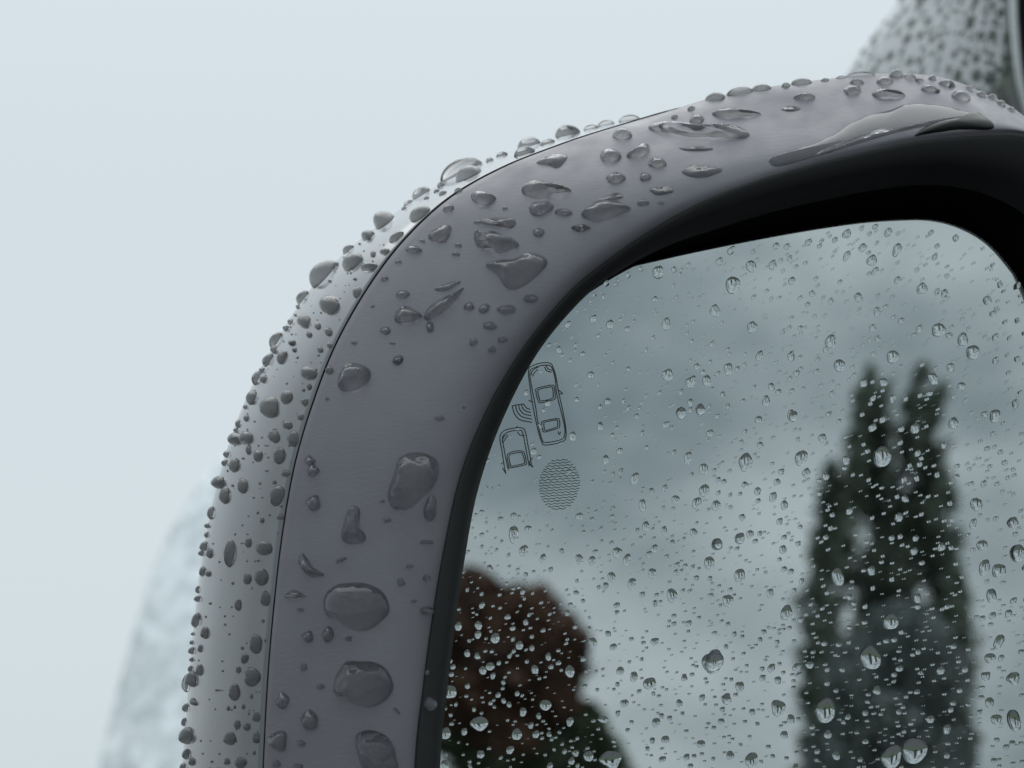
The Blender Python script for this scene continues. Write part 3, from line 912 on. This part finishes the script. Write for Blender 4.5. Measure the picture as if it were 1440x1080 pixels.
while n_spray < 3000 and tries < 90000:
    tries += 1
    x, y = rng.uniform(600, 1505), rng.uniform(315, 1200)
    # thinner near the glass's upper left, thicker over the lower half
    dens = 0.80 + 0.20 * min(1, max(0, (y - 420) / 300))
    if rng.random() > dens: continue
    if not inside(gpoly, x, y): continue
    r = min(5.2, 1.2 * math.exp(rng.normal(0.34, 0.56)))
    if any((x - a) ** 2 + (y - b) ** 2 < (rr + r + 1.0) ** 2 for a, b, rr in placed): continue
    if 700 < x < 830 and 505 < y < 720 and rng.random() < 0.85: continue
    asp = rng.uniform(1.0, 1.9)
    rot = rng.normal(0, 14)
    o = ell(x, y, r / math.sqrt(asp), r * math.sqrt(asp), rot, int(rng.integers(1e6)), 0.075, 14)
    add_geo(glass_drop_geo((x, y), o, rng.uniform(0.35, 0.6), 0.5, 4))
    placed.append((x, y, r * 1.2))
    n_spray += 1
# tiny beads on the pale cap strip
for k in range(150):
    i = int(rng.integers(8, 9 * 8)); f = rng.uniform(0.05, 0.95)
    c = O_[i] * f + S_[i] * (1 - f)
    r = rng.uniform(0.7, 1.7)
    g = housing_drop_geo(tuple(c), ell(c[0], c[1], r, r * 1.15, 0, k, 0.05, 10), 0.6, k)
    if g: add_geo(g, 2)
spray = mesh_obj('fine_rain_spray', sv_, sf_, M['water'])
spray.data.materials.append(M['wet_band']); spray.data.materials.append(M['wet_cap'])
spray.data.polygons.foreach_set('material_index', sm_)
tag(spray, 'fine spray of tiny raindrops scattered over the glass and housing', 'raindrops', kind='stuff')

# ------------------------------------------------------------------ the car's wet pillar behind, top right
pil_left = [(1330,-220),(1296,-80),(1264,0),(1226,52),(1190,105),(1150,175),(1110,260),(1080,380),(1010,700),(960,1200),(930,1900),(930,2900)]
pil_right = [(1424,-220),(1421,-80),(1421,0),(1424,60),(1431,120),(1448,185),(1475,260),(1510,380),(1700,700),(2000,1200),(2200,1900),(2300,2900)]
rowsN = 64
tl = np.linspace(0, 11, rowsN)
pl_c, pr_c = cr(pil_left, tl, False), cr(pil_right, tl, False)
colsN = 24
pv_ = []
for a, b in zip(pl_c, pr_c):
    for j in range(colsN):
        f = j / (colsN - 1)
        x, y = a * (1 - f) + b * f
        pv_.append(tuple(P(x, y, 0.66 + 0.10 * (1 - f) ** 1.6 + (0.07 * (1 - f / 0.12) ** 2 if f < 0.12 else 0))))
# the far side of the pillar so that it has thickness
pil_root = empty('car_pillar', P(1300, 380, 0.72))
tag(pil_root, 'blurred silver car pillar dotted with rain at the top right', 'car pillar')
pan_v = np.array(pv_)
pan = mesh_obj('pillar_panel', pan_v, grid_faces(rowsN, colsN), M['silver'], pil_root)
sol = pan.modifiers.new('thickness', 'SOLIDIFY'); sol.thickness = 0.02; sol.offset = -1.0
# put thickness behind the seen face
nrm = pan.data.polygons[rowsN * 10].normal
if nrm.dot(FWD) > 0: pan.data.flip_normals()
def strip(name, curve_px, w, d, bulge, mat, parent):
    vv = []
    K = 9
    for (x, y) in curve_px:
        for j in range(K):
            a = math.pi * j / (K - 1)
            vv.append(tuple(P(x - w / 2 * math.cos(a), y, d - bulge * math.sin(a))))
    return mesh_obj(name, np.array(vv), grid_faces(len(curve_px), K), mat, parent)
strip('trim_strip', pr_c[:40] + np.array([4, 0]), 13, 0.66, 0.004, M['trim'], pil_root)
strip('window_seal', pr_c[:40] + np.array([60, 0]), 104, 0.668, 0.006, M['rubber'], pil_root)
# rain on the pillar
bvh_pil = BVHTree.FromPolygons([Vector(v) for v in pan_v], grid_faces(rowsN, colsN))
qv, qf, qm = [], [], []
pp = []
tries = 0
while len(pp) < 340 and tries < 9000:
    tries += 1
    x, y = rng.uniform(1150, 1415), rng.uniform(-80, 240)
    r = min(17.0, 4.0 * math.exp(rng.normal(0.45, 0.5)))
    if any((x - a) ** 2 + (y - b) ** 2 < ((rr + r) * 0.85) ** 2 for a, b, rr in pp): continue
    hit = bvh_pil.ray_cast(CAM, ray(x, y).normalized())
    if hit[0] is None: continue
    n0 = hit[1]
    if n0.dot(ray(x, y)) > 0: n0 = -n0
    pp.append((x, y, r))
    mpp = (hit[0] - CAM).dot(FWD) * TH / 720
    e1 = (RGT - n0 * RGT.dot(n0)).normalized(); e2 = n0.cross(e1)
    th, w = wobble(14, 0.07, tries)
    outl = [(r * mpp * math.cos(t) * k, r * mpp * math.sin(t) * k) for t, k in zip(th, w)]
    p0 = hit[0]
    v, f = drop_mesh(outl, (0, 0), r * mpp * 0.55, 5, 0.6, lambda a, b: (p0 + e1 * a + e2 * b, n0))
    f = orient(v, f, n0)
    b = len(qv); qv.extend(v); qf.extend([tuple(i + b for i in q) for q in f]); qm += [0] * (len(f) // 2) + [1] * (len(f) // 2)
pil_rain = mesh_obj('rain_on_pillar', qv, qf, M['water'])
pil_rain.data.materials.append(M['wet_silver'])
pil_rain.data.polygons.foreach_set('material_index', qm)
tag(pil_rain, 'blurred raindrops covering the silver car pillar', 'raindrops', kind='stuff')

# ------------------------------------------------------------------ blurred pale car behind the mirror, lower left
half_edge = [(800,538),(640,545),(520,560),(430,578),(360,604),(318,636),(284,678),(250,728),(219,790),(193,865),(171,945),(152,1020),(138,1085),(124,1200),(116,1330),(112,1500),(112,1760),(125,2020),(170,2235)]
car_edge = half_edge[::-1] + [(2000 - x, y) for x, y in half_edge]
NE = 150
ce = cr(car_edge, np.linspace(0, len(car_edge) - 1, NE), False)
D0 = 3.0
pc_root = empty('parked_car', Vector((P(1000, 900, 3.3).x, P(1000, 900, 3.3).y, 0.0)))
tag(pc_root, 'pale rain-soaked parked car, blurred behind the mirror\'s lower left', 'car')
cc = np.array([1000.0, 1250.0])
def car_row(f, dd, idx=None):
    e = ce if idx is None else ce[idx]
    q = e * (1 - f) + cc[None, :] * f
    return np.array([tuple(P(x, y, D0 + dd + max(0, 1250 - y) * 0.0005)) for x, y in q])
body_rows = [car_row(0.012, 1.9), car_row(0.006, 1.2), car_row(0.002, 0.30), car_row(0.0, 0.03), car_row(0.0002, 0.012)]
mesh_obj('body', np.vstack(body_rows), grid_faces(5, NE), M['car_white'], pc_root)
mid = np.where(ce[:, 1] < 1260)[0]
i0, i1 = mid[0], mid[-1]
fan = [(0.0002, 0.011), (0.03, -0.005), (0.10, -0.03), (0.25, -0.07), (0.5, -0.10), (0.97, -0.12)]
mesh_obj('rear_window', np.vstack([car_row(f, d, np.arange(i0, i1 + 1)) for f, d in fan]), grid_faces(6, i1 - i0 + 1), M['wet_window'], pc_root)
low = np.concatenate([np.arange(i1, NE), np.arange(0, i0 + 1)])
mesh_obj('tailgate', np.vstack([car_row(f, d, low) for f, d in fan]), grid_faces(6, len(low)), M['car_white'], pc_root)

# ------------------------------------------------------------------ trees behind the viewer, seen in the glass
def mirrored(px, py, d):
    v = P(px, py, d)
    return v - GN * (2 * (v - GP).dot(GN))

def leaf_cloud(name, centers, size, mat, parent, seed, aspect=1.6):
    r = np.random.default_rng(seed)
    n = len(centers)
    c = np.asarray(centers)
    u = r.normal(size=(n, 3)); u /= np.linalg.norm(u, axis=1)[:, None]
    w = r.normal(size=(n, 3)); w = np.cross(u, w); w /= np.linalg.norm(w, axis=1)[:, None]
    s = size * r.uniform(0.6, 1.3, n)[:, None]
    q = np.stack([c - u * s * aspect, c - w * s * 0.6, c + u * s * aspect, c + w * s * 0.6], 1).reshape(-1, 3)
    f = [(4 * i, 4 * i + 1, 4 * i + 2, 4 * i + 3) for i in range(n)]
    return mesh_obj(name, q, f, mat, parent, smooth=False)

def taper(name, path, radii, mat, parent, seg=10):
    rows = []
    for (p, r) in zip(path, radii):
        rows += [(p[0] + r * math.cos(a), p[1] + r * math.sin(a), p[2]) for a in np.linspace(0, 2 * math.pi, seg, endpoint=False)]
    return mesh_obj(name, np.array(rows), grid_faces(len(path), seg, True), mat, parent)

TD = 30.0
tpx = TD * TH / 720                                   # metres per pixel out there
# image right in the glass corresponds to this horizontal direction at the trees
tr_right = RGT - GN * (2 * RGT.dot(GN)); tr_right.z = 0; tr_right.normalize()
tr_deep = Vector((0, 0, 1)).cross(tr_right)

def tree_frame(px, py):
    p = mirrored(px, py, TD)
    return p

def lobes_cloud(lobes, n, seed, shell=0.55):
    """lobes: (px, py, rx, ry) in photograph pixels as seen in the glass"""
    r = np.random.default_rng(seed)
    out = []
    tot = sum(l[2] * l[3] for l in lobes)
    for (x, y, rx, ry) in lobes:
        c = mirrored(x, y, TD)
        k = int(n * rx * ry / tot)
        d = r.normal(size=(k, 3)); d /= np.linalg.norm(d, axis=1)[:, None]
        rad = r.uniform(shell ** 3, 1.06, k) ** (1 / 3)
        rad *= 1 + 0.09 * np.sin(d[:, 0] * 7 + x) * np.cos(d[:, 2] * 9 + y)
        d = d * rad[:, None]
        pos = np.array(c)[None, :] + d[:, :1] * rx * tpx * np.array(tr_right) + d[:, 1:2] * rx * tpx * np.array(tr_deep) + d[:, 2:] * ry * tpx * np.array([0, 0, 1.0])
        out.append(pos)
    return np.vstack(out)

def z_at(py): return mirrored(720, py, TD).z

# red-brown tree
b = mirrored(705, 1000, TD); base = Vector((b.x, b.y, 0))
t1 = empty('red_leaved_tree', base)
tag(t1, 'dark red-brown rounded tree mirrored at the glass\'s lower left', 'tree')
pos = lobes_cloud([(660,860,58,62),(740,872,52,50),(775,915,55,62),(700,930,75,70),(765,985,55,48),(670,990,70,55),(720,1040,62,38),(620,900,50,80)], 22000, 3)
leaf_cloud('crown', pos, 0.055, M['leaf_red'], t1, 31)
zc = z_at(950)
taper('trunk', [(base.x, base.y, 0), (base.x + .05, base.y, zc * .5), (base.x, base.y + .05, zc)], [0.16, 0.12, 0.06], M['bark'], t1)
for k, (dx, dz) in enumerate([(-0.6, .5), (0.6, .55), (0.25, .8)]):
    taper('limb', [(base.x, base.y, zc * .55), (base.x + tr_right.x * dx * .6, base.y + tr_right.y * dx * .6, zc * .8), (base.x + tr_right.x * dx, base.y + tr_right.y * dx, zc + dz * .6)], [0.07, 0.05, 0.02], M['bark'], t1, 7)
# dark green shrub on its right
b = mirrored(850, 1050, TD - 2); base = Vector((b.x, b.y, 0))
t2 = empty('green_shrub', base)
tag(t2, 'dark green shrub mirrored beside the red-brown tree', 'shrub')
pos = lobes_cloud([(824,1024,30,40),(836,1068,46,45),(780,1065,66,40),(700,1075,70,25),(852,1112,48,50),(760,1130,90,60),(640,1035,40,35)], 12000, 4)
leaf_cloud('crown', pos, 0.045, M['leaf_green'], t2, 32)
zc = z_at(1080)
taper('trunk', [(base.x, base.y, 0), (base.x + .03, base.y, zc * .5), (base.x, base.y, zc)], [0.10, 0.08, 0.04], M['bark'], t2)

# tall conifer with two leaders
def spire(px, top, bot, w_px, n, seed, lean=0.0):
    r = np.random.default_rng(seed)
    f = r.beta(1.25, 0.95, n)                       # 0 top, 1 bottom
    y = top + (bot - top) * f
    x = px + lean * f
    prof = w_px * (0.40 + 0.60 * f ** 0.8) * np.minimum(1, f * 9 + 0.25) * (1 + 0.24 * np.sin(f * 21 + seed) + 0.14 * np.sin(f * 47 + seed * 2))
    th = r.uniform(0, 2 * math.pi, n)
    rad = np.sqrt(r.uniform(0.08, 1.0, n)) * (1 + 0.22 * np.sin(th * 3 + y * 0.06 + seed))
    out = np.zeros((n, 3))
    T, Dp = np.array(tr_right), np.array(tr_deep)
    for i in range(n):
        c = np.array(mirrored(x[i], y[i] - 14 * rad[i], TD))
        out[i] = c + T * prof[i] * rad[i] * math.cos(th[i]) * tpx + Dp * prof[i] * rad[i] * math.sin(th[i]) * tpx
    return out
b = mirrored(1250, 900, TD); base = Vector((b.x, b.y, 0))
t3 = empty('conifer_tree', base)
tag(t3, 'tall dark conifer with two pointed tops mirrored on the right', 'tree')
pos = np.vstack([spire(1224, 526, 740, 19, 1700, 1, -8), spire(1297, 522, 770, 27, 2500, 2, 4), spire(1170, 656, 900, 28, 1900, 3, -18),
                 spire(1250, 680, 960, 64, 4600, 4), spire(1333, 684, 880, 22, 1300, 5), spire(1348, 815, 1060, 21, 1300, 6),
                 spire(1146, 828, 1000, 17, 900, 7), spire(1250, 860, 1250, 86, 8000, 8)])
tuft_r = np.random.default_rng(77)
tufts = []
for k in range(210):
    f = tuft_r.random()
    y = 560 + 560 * f
    half = (9 if y < 600 else 15) if y < 700 else 46 + 46 * min(1, (y - 700) / 260)
    cx_ = (1222 if k % 2 else 1298) if y < 700 else 1248
    sgn = tuft_r.choice([-1, 1])
    x = cx_ + sgn * half * tuft_r.uniform(0.8, 1.12)
    n_ = 60
    u = tuft_r.random(n_)
    ln = tuft_r.uniform(6, 14) if y < 700 else tuft_r.uniform(12, 30)
    for q in u:
        wv = (1 - q) * (3 if y < 700 else 6)
        c = mirrored(x + sgn * q * ln * 0.95 + tuft_r.normal(0, wv), y - q * ln * 1.25 + tuft_r.normal(0, wv), TD)
        tufts.append(tuple(c + tr_deep * float(tuft_r.normal(0, 0.35))))
pos = np.vstack([pos, np.array(tufts)])
# gaps between the branch layers
u_ = pos @ np.array(tr_right); z_ = pos[:, 2]
gap = np.sin(u_ * 5.1 + 1.3 * np.sin(z_ * 2.3)) + np.sin(z_ * 6.3 + 1.7 * np.sin(u_ * 3.7)) + 0.8 * np.sin(u_ * 11 + z_ * 9)
pos = pos[gap > -1.95]
leaf_cloud('crown', pos, 0.05, M['leaf_conifer'], t3, 33, 2.0)
zc = z_at(560)
taper('trunk', [(base.x, base.y, 0), (base.x, base.y, zc * .5), (base.x, base.y, zc * .85)], [0.2, 0.13, 0.03], M['bark'], t3)
# paler grey-green shrub in front of its foot
b = mirrored(1255, 1000, TD - 3); base = Vector((b.x, b.y, 0))
t4 = empty('grey_green_shrub', base)
tag(t4, 'paler grey-green shrub mirrored in front of the conifer\'s lower half', 'shrub')
TD -= 3; tpx = TD * TH / 720
pos = lobes_cloud([(1275,905,62,58),(1215,950,58,55),(1300,960,62,70),(1240,1010,85,70),(1200,1070,70,60),(1300,1060,70,60),(1250,1120,110,60)], 15000, 6)
leaf_cloud('crown', pos, 0.05, M['leaf_grey'], t4, 34)
zc = z_at(1040)
taper('trunk', [(base.x, base.y, 0), (base.x + .03, base.y, zc * .5), (base.x, base.y, zc)], [0.12, 0.09, 0.04], M['bark'], t4)
